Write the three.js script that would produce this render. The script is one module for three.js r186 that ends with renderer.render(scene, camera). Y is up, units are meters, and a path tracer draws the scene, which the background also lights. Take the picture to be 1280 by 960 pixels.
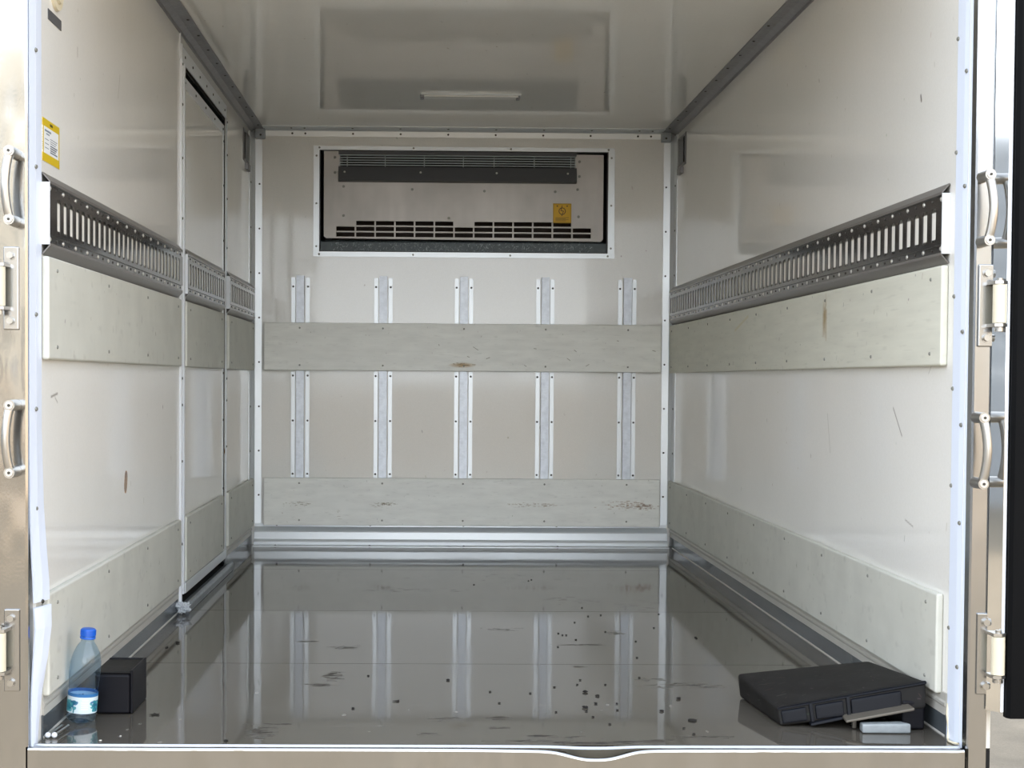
import * as THREE from 'three';
import { RoundedBoxGeometry } from 'three/addons/geometries/RoundedBoxGeometry.js';
import { mergeGeometries, mergeVertices } from 'three/addons/utils/BufferGeometryUtils.js';

// ---------------------------------------------------------------- camera, sky, sun, exposure
const scene = new THREE.Scene();
const camera = new THREE.PerspectiveCamera(2 * Math.atan(480 / 1780) * 180 / Math.PI, 1280 / 960, 0.05, 200);
camera.position.set(-0.1418, 0.7005, 6.0252);
camera.rotation.order = 'YXZ';
camera.rotation.set(-0.0266, -0.015, 0.0065);
camera.setViewOffset(1280, 960, 78, -42.3, 1280, 960);   // shifted lens (a cropped frame)
const renderer = new THREE.WebGLRenderer();
renderer.toneMapping = THREE.LinearToneMapping;
renderer.toneMappingExposure = 2.55;
renderer.shadowMap.enabled = true;
const SUN = new THREE.Vector3(-0.72, 0.66, -0.2).normalize();
{   // hazy summer sky: pale at the horizon, blue above, a wide glow round the sun
  const W = 512, Hh = 256, data = new Float32Array(W * Hh * 4), d = new THREE.Vector3();
  for (let j = 0; j < Hh; j++) for (let i = 0; i < W; i++) {
    const el = ((j + 0.5) / Hh - 0.5) * Math.PI, az = ((i + 0.5) / W - 0.5) * 2 * Math.PI, o = (j * W + i) * 4;
    d.set(Math.cos(el) * Math.cos(az), Math.sin(el), Math.cos(el) * Math.sin(az));
    const k = 1 - Math.exp(-Math.max(0, d.y) * 3.4), g = 0.5 * Math.exp(-(1 - d.dot(SUN)) * 5);
    const c = d.y < 0 ? [0.3, 0.29, 0.27] : [2.75 - 2.05 * k + g, 2.88 - 2.08 * k + g * 0.97, 2.98 - 2.0 * k + g * 0.9];
    data.set([c[0], c[1], c[2], 1], o);
  }
  const t = new THREE.DataTexture(data, W, Hh, THREE.RGBAFormat, THREE.FloatType);
  t.mapping = THREE.EquirectangularReflectionMapping; t.magFilter = THREE.LinearFilter; t.minFilter = THREE.LinearFilter; t.needsUpdate = true;
  scene.background = t; scene.environment = t;
}
const sun = new THREE.DirectionalLight(0xffeed8, 3.2);
sun.position.copy(SUN).multiplyScalar(30);
sun.castShadow = true;
sun.shadow.mapSize.set(2048, 2048);
Object.assign(sun.shadow.camera, { left: -25, right: 25, top: 25, bottom: -25, near: 1, far: 80 });
sun.name = 'sun';
scene.add(sun, sun.target);

// ---------------------------------------------------------------- random numbers and noise
function rng(seed) { let a = seed >>> 0; return () => { a = (a + 0x6d2b79f5) | 0; let t = Math.imul(a ^ (a >>> 15), 1 | a); t = (t + Math.imul(t ^ (t >>> 7), 61 | t)) ^ t; return ((t ^ (t >>> 14)) >>> 0) / 4294967296; }; }
function hash2(x, y, s) { let h = Math.imul(x, 374761393) + Math.imul(y, 668265263) + Math.imul(s, 974634777); h = Math.imul(h ^ (h >>> 13), 1274126177); return ((h ^ (h >>> 16)) >>> 0) / 4294967296; }
function vnoise(x, y, px, py, s) {   // value noise, periodic in px x py cells, 0..1
  const xi = Math.floor(x), yi = Math.floor(y), fx = x - xi, fy = y - yi, u = fx * fx * (3 - 2 * fx), v = fy * fy * (3 - 2 * fy);
  const m = (a, b) => ((a % b) + b) % b, x0 = m(xi, px), x1 = m(xi + 1, px), y0 = m(yi, py), y1 = m(yi + 1, py);
  const a = hash2(x0, y0, s), b = hash2(x1, y0, s), c = hash2(x0, y1, s), d = hash2(x1, y1, s);
  return a + (b - a) * u + (c - a) * v + (a - b - c + d) * u * v;
}
function fbm(u, v, px, py, oct, s) { let t = 0, a = 0.5, n = 0; for (let i = 0; i < oct; i++) { t += a * vnoise(u * px, v * py, px, py, s + i); n += a; a *= 0.5; px *= 2; py *= 2; } return t / n; }
function canvasOf(w, h) { const c = document.createElement('canvas'); c.width = w; c.height = h; return c; }
function fill(w, h, f) {   // a canvas from f(u, v) -> [r, g, b] in 0..255, v up
  const c = canvasOf(w, h), x = c.getContext('2d'), im = x.createImageData(w, h);
  for (let j = 0; j < h; j++) for (let i = 0; i < w; i++) { const p = f((i + 0.5) / w, 1 - (j + 0.5) / h), o = (j * w + i) * 4; im.data[o] = p[0]; im.data[o + 1] = p[1]; im.data[o + 2] = p[2]; im.data[o + 3] = 255; }
  x.putImageData(im, 0, 0);
  return c;
}
function tex(c, srgb, ru = 1, rv = 1, ou = 0, ov = 0) {
  const t = new THREE.CanvasTexture(c); t.wrapS = t.wrapT = THREE.RepeatWrapping; t.magFilter = THREE.LinearFilter; t.anisotropy = 8;
  if (srgb) t.colorSpace = THREE.SRGBColorSpace;
  t.repeat.set(ru, rv); t.offset.set(ou, ov);
  return t;
}

// ---------------------------------------------------------------- textures (all uv are in metres)
// moulded white wall panel: faint mottling, specks and scratches; 3.4 m x 1.8 m
function wallCanvas(seed, marks) {
  const c = fill(1360, 720, (u, v) => { const n = fbm(u, v, 8, 4, 5, seed) - 0.5, f = hash2(Math.floor(u * 1360), Math.floor(v * 720), seed) - 0.5; const k = n * 9 + f * 4; return [240 + k, 239 + k, 234 + k * 1.1]; });
  const x = c.getContext('2d'), r = rng(seed);
  for (let i = 0; i < 130; i++) {
    const px = r() * 1360, py = 360 + (r() - 0.5) * 720, l = 1 + r() * r() * 7, a = Math.PI / 2 + (r() - 0.5) * 0.9;
    x.strokeStyle = `rgba(${90 + r() * 50 | 0},${84 + r() * 44 | 0},${70 + r() * 40 | 0},${0.15 + r() * 0.4})`; x.lineWidth = 0.5 + r() * 1.0;
    x.beginPath(); x.moveTo(px, py); x.lineTo(px + Math.cos(a) * l, py + Math.sin(a) * l); x.stroke();
  }
  for (const [z, y, dz, dy, w, col] of marks) { x.strokeStyle = col; x.lineWidth = w; x.lineCap = 'round'; x.beginPath(); x.moveTo(z * 400, (1.8 - y) * 400); x.lineTo((z + dz) * 400, (1.8 - y - dy) * 400); x.stroke(); }
  return c;
}
const wallLeftMap = tex(wallCanvas(11, [
  [2.494, 0.432, -0.006, 0.022, 13, 'rgba(140,92,40,0.95)'], [3.19, 0.662, -0.05, 0.006, 1.4, 'rgba(80,75,65,0.55)'], [3.16, 0.66, -0.02, -0.01, 1, 'rgba(80,75,65,0.5)'],
  [2.975, 1.38, 0, 0.02, 1, 'rgba(90,80,70,0.5)'], [2.56, 1.43, 0.02, -0.06, 0.8, 'rgba(90,80,70,0.35)'], [2.0, 0.616, 0, 0.006, 2, 'rgba(60,55,50,0.6)'],
]), true, 1 / 3.4, 1 / 1.8);
const wallRightMap = tex(wallCanvas(23, [
  [2.88, 0.645, 0.06, -0.06, 1.2, 'rgba(90,84,75,0.6)'], [3.028, 1.305, 0.004, -0.012, 2.2, 'rgba(60,55,50,0.7)'], [2.36, 0.62, 0.03, -0.1, 0.8, 'rgba(100,94,84,0.4)'],
  [2.97, 0.405, 0.05, -0.01, 1, 'rgba(100,94,84,0.45)'], [3.1, 0.72, 0.03, 0.03, 0.8, 'rgba(100,94,84,0.4)'],
]), true, 1 / 3.4, 1 / 1.8);
const wallBackMap = tex(wallCanvas(37, []), true, 1 / 3.4, 1 / 1.8, 0.5, 0);
const ceilingMap = tex(wallCanvas(41, []), true, 1 / 3.4, 1 / 1.8, 0.5, 0);
const waveBump = tex(fill(512, 512, (u, v) => { const n = fbm(u, v, 5, 5, 3, 77) * 255; return [n, n, n]; }), false, 1 / 1.7, 1 / 1.7);

// painted composite board: pale green-grey with a mottled, lightly streaked face; 1.2 m x 0.6 m
function boardCanvas(seed, w, h) {
  return fill(w, h, (u, v) => {
    const m = fbm(u, v, 24, 12, 4, seed) - 0.5, s = fbm(u, v, 5, 60, 3, seed + 9) - 0.5, p = fbm(u, v, 60, 40, 2, seed + 5), k = m * 16 + s * 4 - (p > 0.72 ? (p - 0.72) * 60 : 0);
    return [243 + k, 244 + k, 238 + k];
  });
}
function specks(c, seed, n) {
  const x = c.getContext('2d'), r = rng(seed);
  for (let i = 0; i < n; i++) { const px = r() * c.width, py = r() * c.height; x.strokeStyle = `rgba(${70 + r() * 40 | 0},${66 + r() * 40 | 0},${50 + r() * 40 | 0},${0.2 + r() * 0.45})`; x.lineWidth = 0.6 + r() * 1.1; x.beginPath(); x.moveTo(px, py); x.lineTo(px + (r() - 0.5) * 5, py + (r() - 0.2) * 9); x.stroke(); }
  return c;
}
const boardMap = tex(specks(boardCanvas(51, 900, 450), 52, 60), true, 1 / 1.8, 1 / 0.9);
// the two boards of the back wall carry marks of their own (1.7 m x 0.2 m each, u from x = -0.85)
function backBoard(seed, y0, draw) { const c = specks(boardCanvas(seed, 1700, 200), seed + 1, 40), x = c.getContext('2d'); draw(x, (px) => (px + 0.85) * 1000, (py) => (y0 + 0.2 - py) * 1000, rng(seed + 2)); return tex(c, true, 1 / 1.7, 1 / 0.2, 0.5, -y0 / 0.2); }
function scuff(x, r, cx, cy, w, h, n, rgb) { for (let i = 0; i < n; i++) { const a = (r() + r() + r()) / 1.5 - 1, b = (r() + r()) - 1; x.fillStyle = `rgba(${rgb},${0.1 + r() * 0.45})`; x.fillRect(cx + a * w / 2, cy + b * h / 2, 2 + r() * 14, 1 + r() * 1.6); } }
const backUpperMap = backBoard(61, 0.737, (x, X, Y, r) => {
  const g = x.createRadialGradient(X(0), Y(0.763), 1, X(0), Y(0.763), 60); g.addColorStop(0, 'rgba(150,105,45,0.75)'); g.addColorStop(1, 'rgba(160,125,70,0)');
  x.save(); x.translate(0, Y(0.763)); x.scale(1, 0.2); x.translate(0, -Y(0.763)); x.fillStyle = g; x.fillRect(X(-0.09), Y(0.763) - 90, 150, 180); x.restore();
  scuff(x, r, X(0), Y(0.765), 130, 18, 24, '90,62,25');
  for (const [a, b, da, db] of [[0.045, 0.84, 22, 14], [0.02, 0.8, 10, 4], [0.3, 0.835, 12, 2], [0.47, 0.83, 10, 8], [0.44, 0.795, 14, 10], [0.26, 0.765, 10, 6], [0.52, 0.762, 14, -8], [-0.1, 0.85, 3, 6], [0.1, 0.79, 16, -6], [0.8, 0.83, 14, 4], [0.65, 0.87, 8, 2]]) { x.strokeStyle = 'rgba(85,75,58,0.6)'; x.lineWidth = 2; x.beginPath(); x.moveTo(X(a), Y(b)); x.lineTo(X(a) + da, Y(b) + db); x.stroke(); }
});
const backLowerMap = backBoard(71, 0.085, (x, X, Y, r) => {
  scuff(x, r, X(-0.7), Y(0.177), 150, 26, 40, '110,100,75'); scuff(x, r, X(-0.32), Y(0.178), 130, 14, 40, '85,72,45'); scuff(x, r, X(-0.36), Y(0.17), 90, 30, 16, '120,112,90');
  scuff(x, r, X(0.3), Y(0.176), 300, 22, 60, '120,100,75'); scuff(x, r, X(0.7), Y(0.178), 300, 44, 120, '120,85,55'); scuff(x, r, X(0.78), Y(0.172), 120, 34, 70, '95,62,38'); scuff(x, r, X(-0.52), Y(0.14), 10, 60, 10, '150,145,125');
});

const rightUpperMap = tex((() => {
  const c = specks(boardCanvas(171, 1650, 100), 172, 70), x = c.getContext('2d'), r = rng(173), X = (z) => z * 500, Y = (y) => (0.935 - y) * 500;
  for (let i = 0; i < 26; i++) { x.fillStyle = `rgba(150,115,60,${0.05 + r() * 0.1})`; x.fillRect(X(2.37 + (r() - 0.5) * 0.03), Y(0.93 - r() * 0.06), 2 + r() * 7, 8 + r() * 34); }
  x.strokeStyle = 'rgba(235,230,205,0.8)'; x.lineWidth = 4; x.beginPath(); x.moveTo(X(1.3), Y(0.87)); x.lineTo(X(1.5), Y(0.91)); x.stroke();
  return c;
})(), true, 1 / 3.3, 1 / 0.2, 0, -0.735 / 0.2);
// floor: dark coated sheet, smudges, dried water marks; 1.8 m x 3.4 m
const FW = 1024, FH = 1934;
const floorCanvas = fill(FW, FH, (u, v) => { const n = fbm(u, v, 6, 12, 5, 81) - 0.5, s = fbm(u, v, 10, 200, 2, 84) - 0.5, k = n * 10 + s * 6; return [82 + k, 78 + k, 71 + k]; });
const floorRoughCanvas = fill(FW, FH, (u, v) => { const n = fbm(u, v, 10, 20, 4, 85), w = fbm(u, v, 4, 8, 3, 86); const k = 255 * (0.03 + n * 0.05 + Math.max(0, w - 0.58) * 0.3); return [k, k, k]; });
{
  const x = floorCanvas.getContext('2d'), q = floorRoughCanvas.getContext('2d'), r = rng(88);
  const X = (m) => (m / 1.8 + 0.5) * FW, Y = (z) => (1 - z / 3.4) * FH;
  const dark = '20,18,16', pale = '150,147,138';
  const smudge = (mx, mz, w, h, n, rgb, al, tilt = 0) => { for (let i = 0; i < n; i++) { const a = (r() + r() + r()) / 1.5 - 1, b = (r() + r()) - 1, l = 3 + r() * 16; x.strokeStyle = `rgba(${rgb},${al * (0.3 + r() * 0.7)})`; q.strokeStyle = `rgba(${rgb === pale ? '60,60,60' : '185,185,185'},${al * 1.2})`; for (const g of [x, q]) { g.lineWidth = 1 + r() * 2.2; g.beginPath(); const sx = X(mx + a * w / 2), sy = Y(mz + b * h / 2 + a * tilt); g.moveTo(sx, sy); g.quadraticCurveTo(sx + l / 2, sy + (r() - 0.5) * 4, sx + l, sy + (r() - 0.5) * 6); g.stroke(); } } };
  
  for (const s of [[-0.467, 2.234, 0.09, 0.03, 16], [-0.366, 2.312, 0.11, 0.07, 34], [-0.373, 2.68, 0.06, 0.12, 46], [-0.4, 2.775, 0.08, 0.04, 26], [-0.48, 3.21, 0.07, 0.12, 60], [-0.465, 3.147, 0.13, 0.015, 14], [-0.11, 3.1, 0.08, 0.06, 14], [-0.15, 3.225, 0.05, 0.02, 8],
    [0.26, 2.27, 0.2, 0.04, 34], [0.05, 2.03, 0.16, 0.09, 20], [0.37, 2.08, 0.06, 0.08, 18], [0.44, 2.765, 0.26, 0.08, 60], [0.37, 2.71, 0.12, 0.05, 14], [0.22, 2.56, 0.05, 0.04, 10], [0, 3.09, 0.06, 0.04, 16], [-0.003, 3.175, 0.06, 0.03, 14], [0.075, 3.235, 0.08, 0.03, 22], [0.13, 3.245, 0.08, 0.03, 10], [0.04, 3.28, 0.2, 0.02, 22], [0.16, 3.29, 0.3, 0.03, 60], [0.27, 3.28, 0.2, 0.03, 26], [0.4, 3.243, 0.2, 0.02, 20], [0.3, 1.5, 0.2, 0.25, 26], [-0.2, 1.3, 0.5, 0.1, 30], [0.5, 1.6, 0.3, 0.3, 20], [0.1, 1.0, 0.9, 0.3, 40]]) smudge(s[0], s[1], s[2], s[3], s[4], dark, 0.42);
  for (const s of [[-0.2, 3.0, 0.3, 0.12, 30], [-0.28, 3.16, 0.2, 0.05, 22], [-0.16, 2.97, 0.2, 0.03, 20], [-0.06, 3.03, 0.12, 0.02, 14], [-0.1, 3.2, 0.4, 0.1, 36], [0.08, 2.97, 0.12, 0.03, 22], [0.1, 3.05, 0.16, 0.02, 16], [0.27, 3.05, 0.12, 0.03, 18], [0.29, 3.2, 0.4, 0.14, 30], [-0.45, 3.0, 0.16, 0.06, 10]]) smudge(s[0], s[1], s[2], s[3], s[4], pale, 0.16);
  for (let i = 0; i < 260; i++) { const px = r() * FW, pz = 1.4 + r() * 1.9; x.fillStyle = `rgba(${dark},${0.2 + r() * 0.5})`; x.beginPath(); x.ellipse(px, Y(pz), 0.6 + r() * 1.2, 0.6 + r() * 2, 0, 0, 7); x.fill(); }
  for (let i = 0; i < 50; i++) { x.fillStyle = `rgba(170,168,160,${0.15 + r() * 0.3})`; x.beginPath(); x.ellipse(r() * FW, Y(2.8 + r() * 0.5), 1 + r() * 2, 1 + r() * 4, 0, 0, 7); x.fill(); }
}
const floorMap = tex(floorCanvas, true, 1 / 1.8, 1 / 3.4, 0.5, 0), floorRough = tex(floorRoughCanvas, false, 1 / 1.8, 1 / 3.4, 0.5, 0);
const floorBump = tex(fill(512, 1024, (u, v) => { const n = (fbm(u, v, 6, 5, 3, 91) * 0.8 + fbm(u, v, 40, 20, 2, 95) * 0.2) * 255; return [n, n, n]; }), false, 1 / 1.8, 1 / 3.4, 0.5, 0);

// metals
const brushCanvas = fill(512, 512, (u, v) => { const n = (fbm(u, v, 180, 3, 3, 101) * 0.7 + fbm(u, v, 8, 8, 3, 104) * 0.3) * 255; return [n, n, n]; });
const brushV = tex(brushCanvas, false, 4, 2);                                   // streaks along v
const dentBump = tex(fill(256, 256, (u, v) => { const n = fbm(u, v, 4, 3, 3, 107) * 255; return [n, n, n]; }), false, 2.2, 1.4);
const galvMap = tex(fill(512, 512, (u, v) => { const n = fbm(u, v, 16, 16, 4, 111) - 0.5, b = hash2(Math.floor(u * 26 + fbm(u, v, 12, 12, 2, 115) * 3), Math.floor(v * 40), 113) - 0.5, k = n * 26 + b * 8; return [212 + k, 215 + k, 220 + k]; }), true, 4, 4);
const panelMap = tex(fill(1024, 512, (u, v) => { const n = fbm(u, v, 10, 5, 4, 121) - 0.5, s = fbm(u, v, 60, 4, 2, 125) - 0.5, k = n * 30 + s * 8; return [186 + k * 1.05, 181 + k, 175 + k]; }), true, 1 / 1.4, 1 / 0.7);
const frostMap = tex((() => {
  const c = fill(1300, 64, (u, v) => { const n = fbm(u, v, 60, 3, 3, 131) - 0.5; return [64 + n * 20, 76 + n * 20, 80 + n * 20]; }), x = c.getContext('2d'), r = rng(132);
  for (let i = 0; i < 520; i++) { const px = 90 + r() * 1100, py = 8 + r() * 50, l = 3 + r() * 10, a = r() * 6.3; x.strokeStyle = `rgba(205,216,218,${0.2 + r() * 0.4})`; x.lineWidth = 0.8 + r() * 1.6; x.beginPath(); x.moveTo(px, py); x.lineTo(px + Math.cos(a) * l, py + Math.sin(a) * l); x.stroke(); }
  return c;
})(), true, 1 / 1.3, 1 / 0.07, 0.5, -1.23 / 0.07);
const caseMap = tex((() => {
  const c = fill(512, 512, (u, v) => { const n = fbm(u, v, 12, 12, 4, 141) - 0.5; return [34 + n * 14, 33 + n * 14, 32 + n * 14]; }), x = c.getContext('2d'), r = rng(142);
  for (let i = 0; i < 140; i++) { x.strokeStyle = `rgba(${130 + r() * 50 | 0},${114 + r() * 50 | 0},${104 + r() * 50 | 0},${0.08 + r() * 0.25})`; x.lineWidth = 1 + r() * 3; const px = r() * 512, py = r() * 512; x.beginPath(); x.moveTo(px, py); x.lineTo(px + (r() - 0.3) * 40, py + (r() - 0.5) * 24); x.stroke(); }
  return c;
})(), true, 2.5, 2.5);
const concreteMap = tex(fill(512, 512, (u, v) => { const n = fbm(u, v, 8, 8, 6, 151) - 0.5, f = hash2(Math.floor(u * 512), Math.floor(v * 512), 152) - 0.5, k = n * 60 + f * 20; return [176 + k, 172 + k, 165 + k]; }), true, 0.5, 0.5);

// ---------------------------------------------------------------- materials
const D = THREE.DoubleSide;
const std = (o) => new THREE.MeshStandardMaterial({ side: D, ...o }), phy = (o) => new THREE.MeshPhysicalMaterial({ side: D, ...o });
const gel = (map) => std({ map, roughness: 0.07, bumpMap: waveBump, bumpScale: 0.0009 });
const M = {
  wallL: gel(wallLeftMap), wallR: gel(wallRightMap), wallB: gel(wallBackMap), ceil: std({ map: ceilingMap, color: 0xffffff, roughness: 0.07, bumpMap: waveBump, bumpScale: 0.0009 }),
  board: std({ map: boardMap, color: 0xe2e2de, roughness: 0.55 }), boardR: std({ map: rightUpperMap, color: 0xebeae2, roughness: 0.55 }), boardU: std({ map: backUpperMap, roughness: 0.55 }), boardD: std({ map: backLowerMap, roughness: 0.55 }),
  floor: std({ map: floorMap, roughnessMap: floorRough, roughness: 1, bumpMap: floorBump, bumpScale: 0.0007 }),
  subfloor: std({ color: 0x1a1a1a, roughness: 0.9 }),
  upstand: std({ color: 0x50565a, roughness: 0.2 }),
  flange: std({ color: 0xc2c0b8, roughness: 0.45, metalness: 0.2 }),
  alu: std({ color: 0xdfe4e7, roughness: 0.34, metalness: 0.35 }), aluHat: std({ color: 0xf0f3f6, roughness: 0.4, metalness: 0.4, map: galvMap }),
  aluGrey: std({ color: 0xa9a7a8, roughness: 0.42, metalness: 0.35, map: galvMap }),
  white: std({ color: 0xe9edf2, roughness: 0.3 }),
  seal: std({ color: 0xe2ebfb, roughness: 0.3 }),
  rail: phy({ color: 0x2b2827, roughness: 0.14, ior: 1.9 }),
  railFlange: std({ color: 0x77736f, roughness: 0.3, metalness: 0.2 }), railBack: std({ color: 0xeceae2, roughness: 0.6 }),
  steel: std({ color: 0xb2b4b6, roughness: 0.2, metalness: 1, bumpMap: dentBump, bumpScale: 0.0025 }),
  steelDent: std({ color: 0xb2b4b6, roughness: 0.13, metalness: 1, bumpMap: dentBump, bumpScale: 0.008 }),
  mirror: std({ color: 0xd8dadb, roughness: 0.06, metalness: 1 }),
  cast: std({ color: 0xb4b2ad, roughness: 0.3, metalness: 0.9 }),
  screw: std({ color: 0x4a4844, roughness: 0.5, metalness: 0.6 }), rivet: std({ color: 0xdedcd6, roughness: 0.3, metalness: 0.7 }), screwPale: std({ color: 0x8f8f88, roughness: 0.5, metalness: 0.5 }),
  rubber: phy({ color: 0x07080a, roughness: 0.6, specularIntensity: 0.2 }), nylon: std({ color: 0xdad3bc, roughness: 0.45 }),
  panel: std({ map: panelMap, roughness: 0.42, metalness: 0.25 }), grille: std({ color: 0x4b4c4e, roughness: 0.45 }), wire: std({ color: 0xb9c2c4, roughness: 0.4, metalness: 0.2 }), dark: std({ color: 0x0b0b0c, roughness: 0.9 }),
  coil: std({ color: 0x2c2118, roughness: 0.7 }), frost: std({ map: frostMap, roughness: 0.4 }), galv: std({ map: galvMap, roughness: 0.45, metalness: 0.75, color: 0xb8bdbe }),
  black: phy({ color: 0x15151a, roughness: 0.45, specularIntensity: 0.35 }), caseTop: phy({ map: caseMap, roughness: 0.62, specularIntensity: 0.35 }), caseSide: phy({ color: 0x101218, roughness: 0.45, specularIntensity: 0.35 }),
  concrete: std({ map: concreteMap, color: 0xa69c8a, roughness: 0.9 }), siding: std({ color: 0x8b8f92, roughness: 0.7 }), warm: std({ color: 0xd2bfa6, roughness: 0.8 }),
  cream: std({ color: 0xe6d9c0, roughness: 0.8 }), pane: std({ color: 0x39434a, roughness: 0.1 }),
  outer: std({ color: 0xdfe2e4, roughness: 0.4 }), ivory: std({ color: 0xe6dcc0, roughness: 0.4 }), lampCover: std({ color: 0xf1f1ee, roughness: 0.25 }),
  cap: std({ color: 0x1c5fc4, roughness: 0.35 }), crumb: std({ color: 0x14120f, roughness: 0.85 }), leaf: std({ color: 0x1d1a15, roughness: 0.8 }), chip: std({ color: 0xd8d4ca, roughness: 0.7 }),
  pet: phy({ color: 0xdfedf8, roughness: 0.03, transmission: 1, thickness: 0, ior: 1.5 }), film: phy({ color: 0xeef3f8, roughness: 0.25, transmission: 0.45, thickness: 0 }),
  block: std({ color: 0xb4b9b8, roughness: 0.6, metalness: 0.35, map: galvMap }), bar: std({ color: 0x69645b, roughness: 0.45, metalness: 0.4 }),
};

// ---------------------------------------------------------------- builders
const taken = new Map();
function numbered(name) { const n = taken.get(name) ?? 0; taken.set(name, n + 1); return n ? `${name}_${String(n).padStart(3, '0')}` : name; }
const origin = new WeakMap();
function group(name, [x, y, z] = [0, 0, 0]) { const o = new THREE.Group(); o.name = numbered(name); o.position.set(x, y, z); origin.set(o, new THREE.Vector3(x, y, z)); scene.add(o); return o; }
function struct(name) { const o = group(name); o.userData.kind = 'structure'; return o; }
function thing(name, label, category, at, grp) { const o = group(name, at); o.userData = { label, category }; if (grp) o.userData.group = grp; return o; }
function sub(name, parent, at) { const o = new THREE.Group(); o.name = name; const b = origin.get(parent); o.position.set(at[0] - b.x, at[1] - b.y, at[2] - b.z); origin.set(o, new THREE.Vector3(...at)); parent.add(o); return o; }
function uvMetres(g) {   // box-projected uv in metres, by each face's direction
  if (g.index) { const n = g.toNonIndexed(); g.dispose(); g = n; }
  const p = g.attributes.position, uv = new Float32Array(p.count * 2), a = new THREE.Vector3(), b = new THREE.Vector3(), c = new THREE.Vector3();
  for (let i = 0; i < p.count; i += 3) {
    a.fromBufferAttribute(p, i); b.fromBufferAttribute(p, i + 1).sub(a); c.fromBufferAttribute(p, i + 2).sub(a); b.cross(c);
    const X = Math.abs(b.x), Y = Math.abs(b.y), Z = Math.abs(b.z), k = X >= Y && X >= Z ? 0 : Y >= Z ? 1 : 2;
    for (let j = i; j < i + 3; j++) { uv[j * 2] = k ? p.getX(j) : p.getZ(j); uv[j * 2 + 1] = k === 1 ? p.getZ(j) : p.getY(j); }
  }
  g.setAttribute('uv', new THREE.BufferAttribute(uv, 2));
  return g;
}
// a part: geometry given in world coordinates, moved to its parent's origin
function part(parent, name, g, m) {
  g = uvMetres(Array.isArray(g) ? mergeGeometries(g.map((h) => { const n = h.index ? h.toNonIndexed() : h; for (const k of Object.keys(n.attributes)) if (!['position', 'normal', 'uv'].includes(k)) n.deleteAttribute(k); return n; })) : g);
  const b = origin.get(parent);
  g.translate(-b.x, -b.y, -b.z);
  const o = new THREE.Mesh(g, m); o.name = name; o.castShadow = o.receiveShadow = true;
  origin.set(o, b.clone());
  parent.add(o);
  return o;
}
function bx(x0, x1, y0, y1, z0, z1, r = 0) {
  const w = Math.abs(x1 - x0), h = Math.abs(y1 - y0), d = Math.abs(z1 - z0), g = r ? new RoundedBoxGeometry(w, h, d, 2, Math.min(r, w / 2.01, h / 2.01, d / 2.01)) : new THREE.BoxGeometry(w, h, d);
  return g.translate((x0 + x1) / 2, (y0 + y1) / 2, (z0 + z1) / 2);
}
// a closed profile [[p, q], ...] swept straight along an axis from a to b; axis z: (x, y), axis y: (x, z), axis x: (z, y)
function sweep(pts, axis, a, b, holes = []) {
  if (THREE.ShapeUtils.isClockWise(pts.map(([p, q]) => new THREE.Vector2(p, q)))) pts = [...pts].reverse();
  const at = axis === 'z' ? (p, q, t) => [p, q, t] : axis === 'y' ? (p, q, t) => [p, t, q] : (p, q, t) => [t, q, p];
  const flip = axis !== 'z', pos = [], tri = (u, v, w) => pos.push(...u, ...(flip ? w : v), ...(flip ? v : w));
  for (let i = 0; i < pts.length; i++) { const [p, q] = pts[i], [r, s] = pts[(i + 1) % pts.length]; tri(at(p, q, a), at(r, s, a), at(r, s, b)); tri(at(p, q, a), at(r, s, b), at(p, q, b)); }
  for (const [i, j, k] of THREE.ShapeUtils.triangulateShape(pts.map(([p, q]) => new THREE.Vector2(p, q)), [])) { tri(at(...pts[i], b), at(...pts[j], b), at(...pts[k], b)); tri(at(...pts[i], a), at(...pts[k], a), at(...pts[j], a)); }
  const g = new THREE.BufferGeometry(); g.setAttribute('position', new THREE.Float32BufferAttribute(pos, 3)); g.computeVertexNormals();
  g.setAttribute('uv', new THREE.Float32BufferAttribute(new Float32Array(pos.length / 3 * 2), 2));
  return g;
}
function cyl(p, q, r, r2 = r, seg = 16) { const a = new THREE.Vector3(...p), b = new THREE.Vector3(...q), d = b.clone().sub(a), g = new THREE.CylinderGeometry(r2, r, d.length(), seg); g.applyQuaternion(new THREE.Quaternion().setFromUnitVectors(new THREE.Vector3(0, 1, 0), d.normalize())); return g.translate((p[0] + q[0]) / 2, (p[1] + q[1]) / 2, (p[2] + q[2]) / 2); }
function tube(pts, r, seg = 24, rad = 8) { return new THREE.TubeGeometry(new THREE.CatmullRomCurve3(pts.map((p) => new THREE.Vector3(...p))), seg, r, rad); }
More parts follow.
